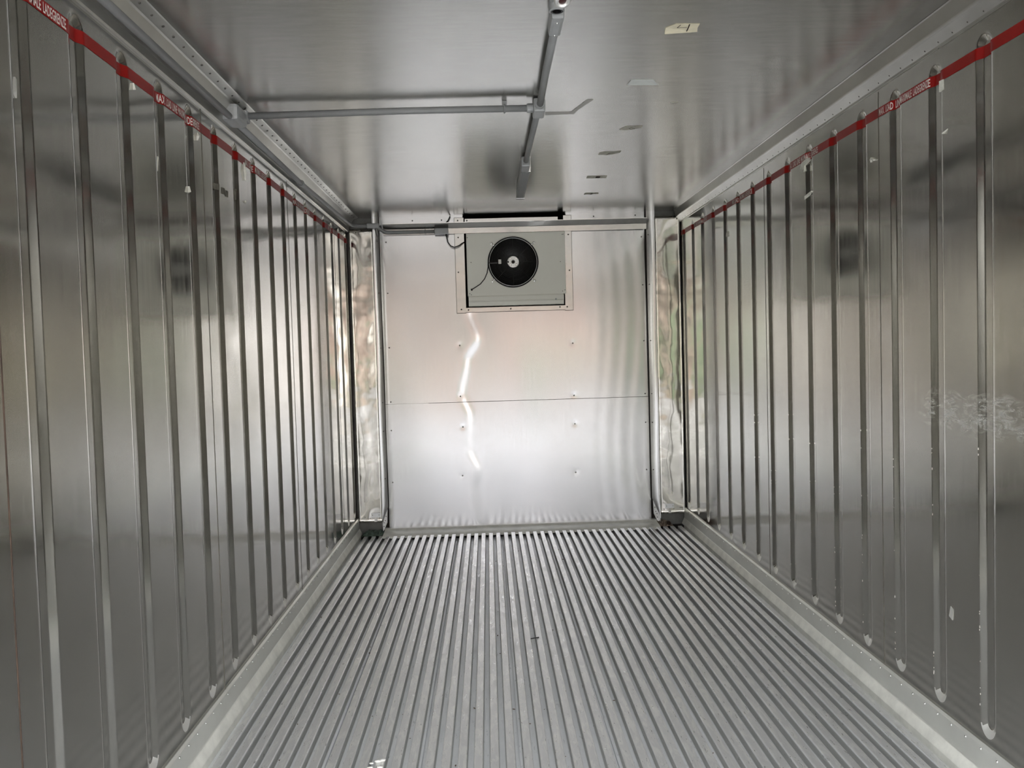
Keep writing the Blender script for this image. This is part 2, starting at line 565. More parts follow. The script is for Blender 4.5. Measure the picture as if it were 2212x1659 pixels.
# ------------------------------------------------------------------ kick rails (baseboards) with rivets
rivet_bm = bmesh.new()
lathe(rivet_bm, [(0.0038, 0), (0.0036, 0.0010), (0.0022, 0.0022), (0.0, 0.0026)], (0, 0, 0), (0, 0, 1), 8)


def rivet_mesh(name, bm, m):
    me = bpy.data.meshes.new(name)
    for fc in bm.faces: fc.smooth = True
    bm.to_mesh(me); me.materials.append(m)
    return me


RIV = rivet_mesh('rivet', rivet_bm, M['rivet'])
SCR = rivet_mesh('screw', rivet_bm, M['screw'])
DULL = rivet_mesh('dull_rivet', rivet_bm, plain('dull_rivet_metal', (0.30, 0.29, 0.26), 0.4, 0.8, 0.05))


def fastener(name, me, loc, direction, parent, s=1.0):
    o = bpy.data.objects.new(name, me)
    COL.objects.link(o)
    o.rotation_mode = 'QUATERNION'
    o.rotation_quaternion = Vector((0, 0, 1)).rotation_difference(Vector(direction))
    o.parent = parent
    o.location = Vector(loc) - (parent.location if parent else Vector())
    o.scale = (s, s, s)
    return o


SK = [(1.1445, 0.088), (1.1445, 0.104), (1.1395, 0.1065), (1.1365, 0.102), (1.1345, 0.098), (1.1330, 0.034), (1.131, 0.030), (1.117, -0.001), (1.116, -0.004), (1.116, FZ)]
for side, nm in ((-1, 'baseboard_left'), (1, 'baseboard_right')):
    bm = bmesh.new()
    strip(bm, [(side * a, b) for a, b in SK[:7]], Y0 + 0.05, 5.81, 40)
    b = struct(nm, bm, M['skirt'])
    bm = bmesh.new()
    strip(bm, [(side * a, b_) for a, b_ in SK[6:]], Y0 + 0.05, 5.81)
    lp = obj('base_lip', bm, M['lip'], b)
    lp['label'] = 'pale bevelled lip along the foot'
    y = 1.589 if side > 0 else 1.659
    while y < 5.8:
        fastener('rivet', RIV, (side * 1.1341, y, 0.089), (-side, 0, 0.1), b)
        y += 0.0752

# ------------------------------------------------------------------ ceiling corner rails
bm = bmesh.new()
strip(bm, [(1.100, CZ - 0.0005), (1.103, 2.171), (1.1125, 2.130), (1.1135, 2.1275), (1.1150, 2.1250), (1.1170, 2.1230), (1.1195, 2.1210), (1.1385, 2.096), (1.1395, 2.090), (1.146, 2.090)], Y0 + 0.05, 5.80, 60)
rr_ = struct('trim_3', bm, M['rail'])
y = 1.93
while y < 5.78:
    fastener('screw', SCR, (1.1340, y, 2.1022), (-1, 0, -0.7), rr_, 0.7)
    y += 0.0750
bm = bmesh.new()
strip(bm, [(-1.067, CZ - 0.0005), (-1.070, 2.1715), (-1.098, 2.1605), (-1.102, 2.156), (-1.130, 2.108), (-1.132, 2.104), (-1.134, 2.080), (-1.137, 2.075), (-1.146, 2.074)], Y0 + 0.05, 5.80, 60)
rl_ = struct('trim_4', bm, M['rail'])
y = 1.925
while y < 5.78:
    fastener('screw', SCR, (-1.084, y, 2.1655), (0.35, 0, -1), rl_, 1.0)
    y += 0.0790

# ------------------------------------------------------------------ bulkhead sheet
OX0, OX1, OZ0, OZ1 = -0.352, 0.352, 1.527, 2.174       # opening for the evaporator


def bulge(x, z):
    """shape of the creased sheet, metres toward the door"""
    # wandering vertical crease left of centre
    pts = [(0.0, -0.30), (0.27, -0.325), (0.40, -0.297), (0.56, -0.35), (0.79, -0.345), (0.95, -0.395), (1.17, -0.352), (1.33, -0.275), (1.50, -0.325), (2.2, -0.33)]
    cx = pts[-1][1]
    for (a, xa), (b, xb) in zip(pts, pts[1:]):
        if a <= z <= b:
            t = (z - a) / (b - a); t = t * t * (3 - 2 * t)
            cx = xa + (xb - xa) * t
            break
    e = -0.0036 * math.tanh((x - cx) / 0.028)
    e += 0.004 * math.sin(x * 3.4 + 0.5) + 0.0016 * math.sin(x * 9 + z * 1.6) + 0.0012 * math.sin(z * 5 + x * 2)
    # ripples along the right hand edge
    wgt = max(0.0, (x - 0.45) / 0.45)
    e += 0.0007 * wgt * math.sin(x * 62 + 2.2 * math.sin(z * 3.1))
    # dimples round the fixings
    for (dx, dz) in DIM:
        q = ((x - dx) ** 2 + (z - dz) ** 2) / 0.018 ** 2
        if q < 9: e -= 0.0012 * math.exp(-q)
    # edges roll back
    for ed, s in ((-0.929, 1), (0.907, -1)):
        q = (x - ed) * s
        if q < 0.035: e -= 0.005 * (1 - q / 0.035) ** 2
    return e


DIM = [(-0.402, 1.283), (-0.408, 0.930), (-0.397, 0.717), (-0.410, 0.377), (0.383, 1.276), (0.383, 0.912), (0.384, 0.714), (0.381, 0.374)]


def sheet(bm, x0, x1, z0, z1, nx, nz):
    vs = {}
    for i in range(nx + 1):
        for j in range(nz + 1):
            x = x0 + (x1 - x0) * i / nx; z = z0 + (z1 - z0) * j / nz
            vs[i, j] = bm.verts.new((x, BY - bulge(x, z), z))
    for i in range(nx):
        for j in range(nz):
            fc = bm.faces.new((vs[i, j], vs[i + 1, j], vs[i + 1, j + 1], vs[i, j + 1]))
            fc.smooth = True


bm = bmesh.new()
ZS = 0.889
sheet(bm, -0.929, 0.907, 0.020, ZS, 230, 90)                    # lower sheet
sheet(bm, -0.929, OX0, ZS + 0.0012, CZ + .01, 72, 110)
sheet(bm, OX1, 0.907, ZS + 0.0012, CZ + .01, 70, 110)
sheet(bm, OX0, OX1, ZS + 0.0012, OZ0, 88, 60)
wall_b = struct('wall_back', bm, M['back'], 'keep')
bm = bmesh.new()
box(bm, -0.92, 0.90, BY - 0.0010, BY + 0.01, ZS - 0.0016, ZS + 0.0016)
obj('sheet_seam', bm, plain('lap_seam_grey', (0.24, 0.235, 0.225), 0.6, 0.3), wall_b)
for (x, z) in DIM:
    fastener('rivet', DULL, (x, BY - bulge(x, z) + .0005, z), (0, -1, 0), wall_b, 1.5)
for (x, z) in ((-0.885, 2.005), (-0.885, 1.655), (-0.888, 1.28), (-0.890, 0.905), (-0.893, 0.707), (-0.896, 0.345), (0.880, 2.0), (0.882, 1.668), (0.881, 1.279), (0.882, 0.910), (0.881, 0.709), (0.880, 0.377), (-0.70, 2.148), (-0.5, 2.148), (0.55, 2.148), (0.84, 2.15)):
    fastener('screw', SCR, (x, BY - bulge(x, z) - .0003, z), (0, -1, 0), wall_b, 1.3)

# rolled edge flanges either side of the bulkhead, split from it by a dark slot
for side, nm in ((-1, 'trim_5'), (1, 'trim_6')):
    bm = bmesh.new()
    rows = []
    xs_in, xs_out = (0.933, 0.975) if side < 0 else (0.912, 0.968)
    nj = 60
    for j in range(nj + 1):
        z = 0.035 + (CZ - 0.035) * j / nj
        cut = max(0.0, 0.17 - z) * 0.42          # the foot is bent away and cut on a slant
        row = []
        for i in range(11):
            t = i / 10
            x = xs_in + (xs_out - xs_in) * t
            if side < 0: x = xs_in + (xs_out - xs_in) * t
            xx = x + cut * (1 - t) * 0.8
            y = BY - 0.004 - 0.020 * math.sin(min(1, t * 1.25) * PI / 2) - 0.002 * math.sin(z * 7 + t)
            row.append(bm.verts.new((side * xx, y, z)))
        rows.append(row)
    for j in range(nj):
        for i in range(10):
            bm.faces.new((rows[j][i], rows[j][i + 1], rows[j + 1][i + 1], rows[j + 1][i])).smooth = True
    fl = struct(nm, bm, M['back'], 'keep')
    bm = bmesh.new()                              # torn foam strip showing where the foot is cut
    pts = [(xs_in + 0.004, 0.160), (xs_in + 0.028, 0.10), (xs_out - 0.004, 0.052), (xs_out - 0.006, 0.012), (xs_in + 0.030, 0.02), (xs_in + 0.008, 0.068)]
    top = [bm.verts.new((side * a, BY - 0.030, b)) for a, b in pts]
    bot = [bm.verts.new((side * a, BY - 0.008, b)) for a, b in pts]
    bm.faces.new(top); bm.faces.new(bot)
    for i in range(6): bm.faces.new((top[i], top[(i + 1) % 6], bot[(i + 1) % 6], bot[i]))
    fo = obj('foam_strip', bm, M['foam'], fl)
    fo['label'] = 'torn white foam strip showing at the foot'
    for (dx, dz) in ((0.014, 0.115), (0.019, 0.086), (0.027, 0.070), (0.030, 0.045)):
        fastener('fixing_hole', SCR, (side * (xs_in + dx), BY - 0.0302, dz), (0, -1, 0), fl, 0.9)
    for z in ((2.01, 1.657, 1.28, 0.904, 0.705, 0.375) if side < 0 else (2.01, 1.668, 1.279, 0.91, 0.709, 0.377)):
        fastener('screw', SCR, (side * (xs_in + 0.012), BY - 0.0155, z), (0, -1, 0), fl, 1.1)
    bm = bmesh.new()                              # dark slot behind
    xa, xb = sorted((side * (xs_in - 0.012), side * (xs_in + 0.02)))
    box(bm, xa, xb, BY + 0.012, BY + 0.02, 0.03, CZ)
    obj('slot_shadow_gap', bm, M['void'], fl)

# ------------------------------------------------------------------ corner cover panels
for side, nm, lab, x0, x1, zt, zbm in ((-1, 'rear_cover', 'tall polished steel cover panel in the left rear corner, screwed plate at its foot', 0.972, 1.132, 2.092, 0.076),
                                       (1, 'rear_cover', 'tall polished steel cover panel in the right rear corner, screwed plate at its foot', 0.966, 1.140, 2.133, 0.067)):
    t = thing(nm, lab, 'panel', (side * (x0 + x1) / 2, BY - 0.02, zbm), 'corner cover panels')
    T = t.location
    bm = bmesh.new()
    nx, nz = 12, 90
    vs = {}
    rnd = random.Random(3 + side)
    ph = [rnd.uniform(0, 6) for _ in range(6)]
    for i in range(nx + 1):
        for j in range(nz + 1):
            x = x0 + (x1 - x0) * i / nx; z = zbm + (zt - zbm) * j / nz
            e = 0.0012 * math.sin(x * 42 + ph[0] + math.sin(z * 4)) + 0.0009 * math.sin(z * 8 + ph[1] + x * 12) + 0.0005 * math.sin(z * 23 + ph[2] + x * 40)
            vs[i, j] = bm.verts.new((side * x - T.x, -0.008 - e, z - T.z))
    for i in range(nx):
        for j in range(nz):
            bm.faces.new((vs[i, j], vs[i + 1, j], vs[i + 1, j + 1], vs[i, j + 1])).smooth = True
    # folded returns at sides and foot
    for i0 in (0, nx):
        for j in range(nz):
            a, b = vs[i0, j], vs[i0, j + 1]
            bm.faces.new((a, b, bm.verts.new(b.co + Vector((0, 0.028, 0))), bm.verts.new(a.co + Vector((0, 0.028, 0)))))
    for i in range(nx):
        a, b = vs[i, 0], vs[i + 1, 0]
        bm.faces.new((a, b, bm.verts.new(b.co + Vector((0, 0.02, 0))), bm.verts.new(a.co + Vector((0, 0.02, 0)))))
        a, b = vs[i, nz], vs[i + 1, nz]
        bm.faces.new((a, b, bm.verts.new(b.co + Vector((0, 0.03, 0))), bm.verts.new(a.co + Vector((0, 0.03, 0)))))
    obj('cover_sheet', bm, M['post'], t, 'keep')
    px, pz = (-1.017, 0.1265) if side < 0 else (1.030, 0.121)
    bm = bmesh.new()
    box(bm, px - 0.031 - T.x, px + 0.031 - T.x, -0.0135, -0.0095, pz - 0.0155 - T.z, pz + 0.0155 - T.z, 0.001)
    pl = obj('foot_plate', bm, M['plate'], t)
    pl['label'] = 'small bright screwed plate'
    for s in (-1, 1):
        fastener('plate_screw', DULL, (px + s * 0.022, BY - 0.0337, pz), (0, -1, 0), t, 0.9).parent = t
    bm = bmesh.new()
    box(bm, px - 0.010 - T.x, px + 0.010 - T.x, -0.0118, -0.0085, zbm + 0.003 - T.z, pz - 0.0155 - T.z)
    obj('tab_strip', bm, M['strip'], t)
    for (dx, dz) in ((-0.040, -0.022), (0.030, -0.021), (0.075 if side > 0 else -0.075, -0.015)):
        fastener('rivet', DULL, (px + dx, BY - 0.0300, pz + dz), (0, -1, 0), t, 1.0)
    fastener('screw', SCR, ((-1.085 if side < 0 else 1.122), BY - 0.0292, zt - 0.02), (0, -1, 0), t, 1.1)

# side returns that close the gap between cover panels, flanges and walls
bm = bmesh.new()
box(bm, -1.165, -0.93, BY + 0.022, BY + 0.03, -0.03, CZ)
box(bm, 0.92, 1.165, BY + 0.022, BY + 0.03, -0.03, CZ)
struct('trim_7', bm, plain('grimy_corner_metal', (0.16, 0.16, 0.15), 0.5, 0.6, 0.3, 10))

# ------------------------------------------------------------------ evaporator opening, frame, cross angle
bm = bmesh.new()
for a in ((OX0 - .004, OX0, BY, 6.05, OZ0 - .004, OZ1), (OX1, OX1 + .004, BY, 6.05, OZ0 - .004, OZ1), (OX0, OX1, BY, 6.05, OZ0 - .004, OZ0), (OX0, OX1, 6.05, 6.06, OZ0, OZ1)):
    box(bm, *a)
struct('trim_8', bm, M['void'])

fr = thing('opening_frame', 'thin stainless frame strips screwed around the cooling fan opening', 'frame', (0, BY - 0.006, 1.51))
F = fr.location


def fstrip(x0, x1, z0, z1, dy, skew=0.0):
    bm = bmesh.new()
    n = 12
    vs = []
    horiz = (x1 - x0) > (z1 - z0)
    for i in range(n + 1):
        t = i / n
        w = 0.0009 * math.sin(t * 9 + x0 * 9)
        if horiz: row = [(x0 + (x1 - x0) * t, z0 + w), (x0 + (x1 - x0) * t, z1 + w * 0.6)]
        else: row = [(x0, z0 + (z1 - z0) * t), (x1, z0 + (z1 - z0) * t)]
        vs.append([[bm.verts.new((a - F.x, dy - dd - F.y - (w if not horiz else 0), b - F.z)) for a, b in row] for dd in (0.0, 0.0018)])
    for i in range(n):
        A, B = vs[i], vs[i + 1]
        bm.faces.new((A[1][0], A[1][1], B[1][1], B[1][0]))
        bm.faces.new((A[0][0], A[0][1], B[0][1], B[0][0]))
        bm.faces.new((A[0][0], A[1][0], B[1][0], B[0][0])); bm.faces.new((A[0][1], A[1][1], B[1][1], B[0][1]))
    for A in (vs[0], vs[-1]): bm.faces.new((A[0][0], A[0][1], A[1][1], A[1][0]))
    return obj('frame_strip', bm, M['strip'], fr)


YF = BY - 0.0095
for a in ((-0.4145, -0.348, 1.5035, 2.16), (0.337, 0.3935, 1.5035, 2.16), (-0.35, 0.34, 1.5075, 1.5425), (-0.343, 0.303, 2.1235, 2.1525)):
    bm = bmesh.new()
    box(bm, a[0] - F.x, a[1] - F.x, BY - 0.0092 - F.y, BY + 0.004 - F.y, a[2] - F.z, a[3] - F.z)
    obj('shadow_outline', bm, M['void'], fr)  # black backing put in as the shadow line round each strip
fstrip(-0.412, -0.349, 1.506, 2.158, YF)
fstrip(0.338, 0.391, 1.506, 2.158, YF)
fstrip(-0.349, 0.338, 1.510, 1.540, YF - 0.001)
top = fstrip(-0.340, 0.300, 2.126, 2.150, YF)
top['label'] = 'bent top frame strip above the cross angle'
for (x, z) in ((-0.389, 2.140), (-0.389, 2.024), (-0.395, 1.786), (-0.382, 1.530), (-0.333, 1.525), (-0.041, 1.526), (0.300, 1.529), (0.350, 1.529), (0.372, 1.780), (0.370, 2.026), (-0.326, 2.138)):
    fastener('screw', SCR, (x, YF - 0.0027, z), (0, -1, 0), fr, 1.4)

bm = bmesh.new()
n = 50
rows = []
for i in range(n + 1):
    x = -0.900 + 1.812 * i / n
    dent = 0.006 * math.exp(-((x - 0.16) / 0.07) ** 2)
    rows.append([bm.verts.new(p) for p in ((x, BY - 0.014, 2.049), (x, BY - 0.018, 2.050), (x, BY - 0.019, 2.087), (x, BY - 0.022, 2.0905), (x, BY - 0.042 + dent, 2.121 - dent * .5), (x, BY - 0.0425 + dent, 2.1245 - dent), (x, BY - 0.038 + dent, 2.125 - dent))])
for i in range(n):
    for j in range(6):
        bm.faces.new((rows[i][j], rows[i][j + 1], rows[i + 1][j + 1], rows[i + 1][j]))
bm.normal_update()
cr = tag(obj('cross_angle', bm, M['strip']), 'long folded stainless angle running across the rear wall above the fan', 'angle strip')

# ------------------------------------------------------------------ evaporator unit
EX, EY, EZ = 0.004, BY - 0.018, 1.545
ev = thing('evaporator_unit', 'cream coated cooling unit with one black round fan, recessed high in rear wall', 'cooling unit', (EX, EY, EZ))


def E_(x, y, z): return (x - EX, y - EY, z - EZ)


def ebox(bm, x0, x1, y0, y1, z0, z1, bev=0.0): box(bm, x0 - EX, x1 - EX, y0 - EY, y1 - EY, z0 - EZ, z1 - EZ, bev)


PX0, PX1, PZ0, PZ1 = -0.335, 0.344, 1.622, 2.048
FC = (-0.0165, 1.844)
FR = 0.170
# front panel with a round fan opening
bm = bmesh.new()
yp = BY - 0.024
seg = 48
ring = [bm.verts.new(E_(FC[0] + FR * math.cos(2 * PI * k / seg), yp, FC[1] + FR * math.sin(2 * PI * k / seg))) for k in range(seg)]
outer = []
for k in range(seg):
    a = 2 * PI * k / seg
    dx, dz = math.cos(a), math.sin(a)
    s = min((PX1 - FC[0]) / dx if dx > 1e-6 else (PX0 - FC[0]) / dx if dx < -1e-6 else 9, (PZ1 - FC[1]) / dz if dz > 1e-6 else (PZ0 - FC[1]) / dz if dz < -1e-6 else 9)
    outer.append(bm.verts.new(E_(FC[0] + dx * s, yp, FC[1] + dz * s)))
for k in range(seg):
    bm.faces.new((ring[k], ring[(k + 1) % seg], outer[(k + 1) % seg], outer[k]))
for cx_, cz_ in ((PX0, PZ0), (PX1, PZ0), (PX1, PZ1), (PX0, PZ1)):   # fill the corners
    c3 = Vector(E_(cx_, yp, cz_))
    near = sorted(range(seg), key=lambda k: (outer[k].co - c3).length)
    for a in near[:6]:
        b = (a + 1) % seg
        A, B = outer[a].co, outer[b].co
        if abs(A.x - B.x) > 1e-5 and abs(A.z - B.z) > 1e-5 and (A - c3).length < 0.2 and (B - c3).length < 0.2:
            bm.faces.new((outer[a], outer[b], bm.verts.new(c3)))
            break
ebox(bm, PX0, PX0 + 0.0015, yp, yp + 0.20, PZ0, PZ1)
ebox(bm, PX1 - 0.0015, PX1, yp, yp + 0.03, PZ0, PZ1)
ebox(bm, PX0, PX1, yp, yp + 0.20, PZ0, PZ0 + 0.0015)
ebox(bm, PX0, PX1, yp, yp + 0.20, PZ1 - 0.0015, PZ1)
obj('front_panel', bm, M['cream'], ev)
# lower edge flange and drip tray
bm = bmesh.new()
ebox(bm, PX0 + 0.001, PX1 - 0.001, BY - 0.0258, BY - 0.0245, PZ0 - 0.001, PZ0 + 0.0135)
obj('panel_flange', bm, M['cream'], ev)
bm = bmesh.new()
trp = [(BY + 0.03, 1.622), (BY - 0.020, 1.6215), (BY - 0.025, 1.612), (BY - 0.026, 1.588), (BY - 0.022, 1.582), (BY - 0.012, 1.578), (BY - 0.010, 1.572), (BY - 0.008, 1.552), (BY - 0.004, 1.549), (BY + 0.15, 1.545)]
rows = []
for x in (-0.330, 0.328):
    rows.append([bm.verts.new(E_(x, a, b)) for a, b in trp])
for j in range(len(trp) - 1): bm.faces.new((rows[0][j], rows[0][j + 1], rows[1][j + 1], rows[1][j]))
bm.faces.new(rows[0]); bm.faces.new(rows[1])
tr = obj('drip_tray', bm, M['cream'], ev)
bm = bmesh.new()
lathe(bm, [(0.010, 0), (0.010, 0.008), (0.006, 0.010), (0.006, 0.02)], E_(0.272, BY - 0.006, 1.590), (0.0, -1, -0.3), 12)
obj('drain_stub', bm, M['hub'], ev, True)
# fan shroud, blades, motor, guard
bm = bmesh.new()
lathe(bm, [(FR + 0.004, 0.0), (FR + 0.004, -0.004), (FR - 0.002, -0.006), (FR - 0.004, 0.03), (FR - 0.004, 0.07)], E_(FC[0], yp, FC[1]), (0, 1, 0), 48)
obj('fan_shroud', bm, M['black'], ev, True)
fc_ = Vector(E_(FC[0], yp + 0.03, FC[1]))
for k in range(5):
    bm = bmesh.new()
    rows = []
    for i in range(9):
        rr = 0.045 + (FR - 0.012 - 0.045) * i / 8
        row = []
        for j in range(7):
            a = 2 * PI * k / 5 + 0.4 + (j / 6 - 0.5) * (0.95 - 0.2 * i / 8) + 0.25 * i / 8
            row.append(bm.verts.new(fc_ + Vector((rr * math.cos(a), (j / 6 - 0.5) * 0.03, rr * math.sin(a)))))
        rows.append(row)
    for i in range(8):
        for j in range(6): bm.faces.new((rows[i][j], rows[i][j + 1], rows[i + 1][j + 1], rows[i + 1][j]))
    obj('fan_blade', bm, M['blade'], ev, True)
bm = bmesh.new()
lathe(bm, [(0.060, 0.06), (0.060, 0.0), (0.052, -0.012), (0.045, -0.018)], E_(FC[0], yp + 0.02, FC[1]), (0, 1, 0), 32)
obj('motor', bm, M['black'], ev, True)
bm = bmesh.new()
lathe(bm, [(0.042, 0.01), (0.042, -0.004), (0.038, -0.007), (0.014, -0.007), (0.012, -0.001), (0.0, -0.001)], E_(FC[0], yp - 0.018, FC[1]), (0, 1, 0), 32)
hb = obj('motor_cap', bm, M['hub'], ev)
hb['label'] = 'round silver motor cap with four bolts'
for k in range(4):
    a = PI / 4 + k * PI / 2
    bm = bmesh.new()
    lathe(bm, [(0.0075, 0.0), (0.0075, -0.005), (0.005, -0.0065)], E_(FC[0] + 0.029 * math.cos(a), yp - 0.025, FC[1] + 0.029 * math.sin(a)), (0, 1, 0), 6)
    obj('bolt', bm, M['chrome'], hb).parent = hb
bm = bmesh.new()
lathe(bm, [(0.011, 0), (0.010, -0.004)], E_(FC[0], yp - 0.0185, FC[1]), (0, 1, 0), 16)
obj('cap_centre', bm, M['void'], hb)
gd = bmesh.new()
for i in range(15):
    rr = 0.050 + i * (FR - 0.050) / 14
    yy = yp - 0.024 + 0.014 * (i / 14) ** 3
    torus(gd, E_(FC[0], yy, FC[1]), (0, 1, 0), rr, 0.0011, 56, 5)
for k in range(8):
    a = PI / 8 * 0 + k * PI / 4
    tube(gd, [E_(FC[0] + q * math.cos(a), yp - 0.022 + 0.014 * (q / FR) ** 3, FC[1] + q * math.sin(a)) for q in (0.04, 0.09, 0.13, FR)], 0.0016, 6)
obj('fan_guard', gd, M['black'], ev, True)
bm = bmesh.new()
torus(bm, E_(FC[0], yp - 0.010, FC[1]), (0, 1, 0), FR + 0.001, 0.0040, 64, 8)
obj('guard_rim', bm, M['black'], ev, True)
bm = bmesh.new()
torus(bm, E_(FC[0], yp - 0.011, FC[1]), (0, 1, 0), FR - 0.0065, 0.0022, 64, 8)
rm = obj('guard_ring', bm, M['hub'], ev, True)
rm['label'] = 'bright inner ring of the fan guard'
for k in range(4):
    a = PI / 4 + k * PI / 2 + (0.05 if k % 2 else -0.06)
    bm = bmesh.new()
    c = Vector((math.cos(a), 0, math.sin(a)))
    b0 = Vector(E_(FC[0], yp, FC[1])) + c * (FR + 0.001)
    tube(bm, [b0 + Vector((0, -0.012, 0)), b0 + c * 0.010 + Vector((0, -0.010, 0)), b0 + c * 0.022 + Vector((0, -0.003, 0))], [0.004, 0.0045, 0.005], 8)
    lathe(bm, [(0.0085, 0), (0.0085, 0.005), (0.005, 0.008)], b0 + c * 0.024, (0, -1, 0), 10)
    cl = obj('guard_clip', bm, M['chrome'], ev, True)
bm = bmesh.new()
ebox(bm, -0.118, -0.098, yp - 0.0285, yp - 0.0265, 1.832, 1.862)
obj('guard_label', bm, M['paper'], ev)
bm = bmesh.new()
ebox(bm, -0.175, -0.125, yp - 0.022, yp - 0.012, 1.835, 1.845, 0.002)
obj('cable_gland', bm, M['black'], ev)
bm = bmesh.new()
ebox(bm, -0.062, -0.045, yp - 0.028, yp - 0.020, 1.838, 1.850, 0.002)
obj('cable_gland', bm, M['black'], ev)
bm = bmesh.new()
cb = [(-0.189, 1.838), (-0.1895, 1.815), (-0.197, 1.775), (-0.215, 1.735), (-0.245, 1.700), (-0.285, 1.675), (-0.305, 1.664)]
pts = [Vector(E_(a, yp - 0.007, b)) for a, b in cb]
tube(bm, [pts[0] + Vector((0.01, -0.008, 0.005))] + pts + [pts[-1] + Vector((-0.002, 0.012, 0))], 0.0030, 8)
lathe(bm, [(0.0075, 0.0), (0.007, 0.006), (0.004, 0.008)], E_(-0.306, yp, 1.663), (0, -1, 0), 12)
obj('fan_cable', bm, M['black'], ev, True)
for (x, z) in ((-0.3265, 2.020), (-0.320, 1.636), (-0.310, 1.628), (0.333, 2.028), (0.326, 2.026), (0.336, 1.645), (0.320, 1.637), (-0.306, 1.85), (0.310, 1.84)):
    fastener('screw', SCR, (x, yp - 0.0006 - (0.002 if z < 1.64 else 0), z), (0, -1, 0), ev, 0.75)

# ------------------------------------------------------------------ conduits
cc = thing('ceiling_conduit', 'grey ceiling conduit: a lengthwise run and one branch to the left wall', 'conduit', (0.01, 3.2, 2.14))
T = cc.location


def L_(pts): return [Vector(p) - T for p in pts]


def rel(o, T_=None): return o


bm = bmesh.new(); tube(bm, L_([(0.008, 2.38, 2.142), (0.008, 2.8, 2.144), (0.012, 3.14, 2.145)]), 0.0125, 16); obj('pipe', bm, M['conduit'], cc, True)
bm = bmesh.new(); tube(bm, L_([(0.008, 3.25, 2.143), (0.004, 3.7, 2.144), (0.002, 4.06, 2.143)]), 0.0125, 16); obj('pipe', bm, M['conduit'], cc, True)
bm = bmesh.new(); tube(bm, L_([(-0.03, 3.19, 2.145), (-0.5, 3.198, 2.147), (-1.085, 3.206, 2.142)]), 0.0125, 16); obj('pipe', bm, M['conduit'], cc, True)


def cast_box(bm, c, sx, sy, sz, bev=0.008):
    box(bm, c[0] - sx / 2 - T.x, c[0] + sx / 2 - T.x, c[1] - sy / 2 - T.y, c[1] + sy / 2 - T.y, c[2] - sz / 2 - T.z, c[2] + sz / 2 - T.z, bev)


bm = bmesh.new()
cast_box(bm, (0.010, 3.195, 2.145), 0.044, 0.100, 0.052)
lathe(bm, [(0.0175, 0), (0.0175, 0.022), (0.0150, 0.026)], Vector((-0.010, 3.19, 2.145)) - T, (-1, 0, 0), 16)
lathe(bm, [(0.0175, 0), (0.0175, 0.012)], Vector((0.010, 3.145, 2.145)) - T, (0, -1, 0), 16)
lathe(bm, [(0.0175, 0), (0.0175, 0.012)], Vector((0.008, 3.245, 2.145)) - T, (0, 1, 0), 16)
obj('tee_box', bm, M['boxgrey'], cc)
bm = bmesh.new()
torus(bm, Vector((-0.119, 3.191, 2.1455)) - T, (1, 0, 0), 0.0145, 0.0035, 20, 6)
cast_box(bm, (-0.119, 3.191, 2.165), 0.018, 0.012, 0.018, 0)
obj('pipe_clip', bm, M['conduit'], cc)
bm = bmesh.new()
cast_box(bm, (0.000, 4.12, 2.140), 0.042, 0.13, 0.050)
obj('coupling_box', bm, M['boxgrey'], cc)

# near lamp holder
T = Vector((0.004, 2.28, 2.13))
lh = thing('lamp_holder', 'grey lamp holder with empty black socket and steel ring, nearest end of ceiling conduit', 'lamp holder', T)
bm = bmesh.new()
cast_box(bm, (0.004, 2.325, 2.138), 0.036, 0.13, 0.050, 0.010)
cast_box(bm, (-0.002, 2.225, 2.148), 0.036, 0.10, 0.034, 0.006)
lathe(bm, [(0.020, -0.02), (0.020, 0.012), (0.0165, 0.014), (0.0165, 0.0)], Vector((-0.003, 2.215, 2.128)) - T, (0, 0, -1), 24)
cast_box(bm, (-0.006, 2.150, 2.155), 0.030, 0.06, 0.030, 0.006)
obj('cast_body', bm, M['boxgrey'], lh)
bm = bmesh.new()
lathe(bm, [(0.0165, 0.0), (0.0165, 0.0135), (0.012, 0.0135), (0.012, 0.0)], Vector((-0.003, 2.215, 2.128)) - T, (0, 0, -1), 24)
obj('socket', bm, M['black'], lh)
RC = Vector((0.002, 2.112, 2.100)) - T
bm = bmesh.new()
torus(bm, RC, (0.1, -0.5, -1), 0.0155, 0.0065, 32, 10)
obj('steel_ring', bm, M['chrome'], lh, True)
bm = bmesh.new()
tube(bm, [RC + Vector((-0.003, 0.014, 0.004)), RC + Vector((-0.005, 0.025, 0.028)), RC + Vector((-0.007, 0.038, 0.048))], 0.006, 10)
obj('ring_stem', bm, M['hub'], lh, True)
bm = bmesh.new()
lathe(bm, [(0.0145, 0.0), (0.011, 0.003), (0.003, 0.004)], RC + Vector((0, 0, 0.003)), (0.1, -0.5, -1), 20)
obj('ring_core', bm, plain('dark_red_core', (0.05, 0.012, 0.012), 0.4), lh, True)
for yy in (2.290, 2.378):
    fastener('cover_screw', RIV, (0.004, yy, 2.1130), (0, 0, -1), lh, 1.0)

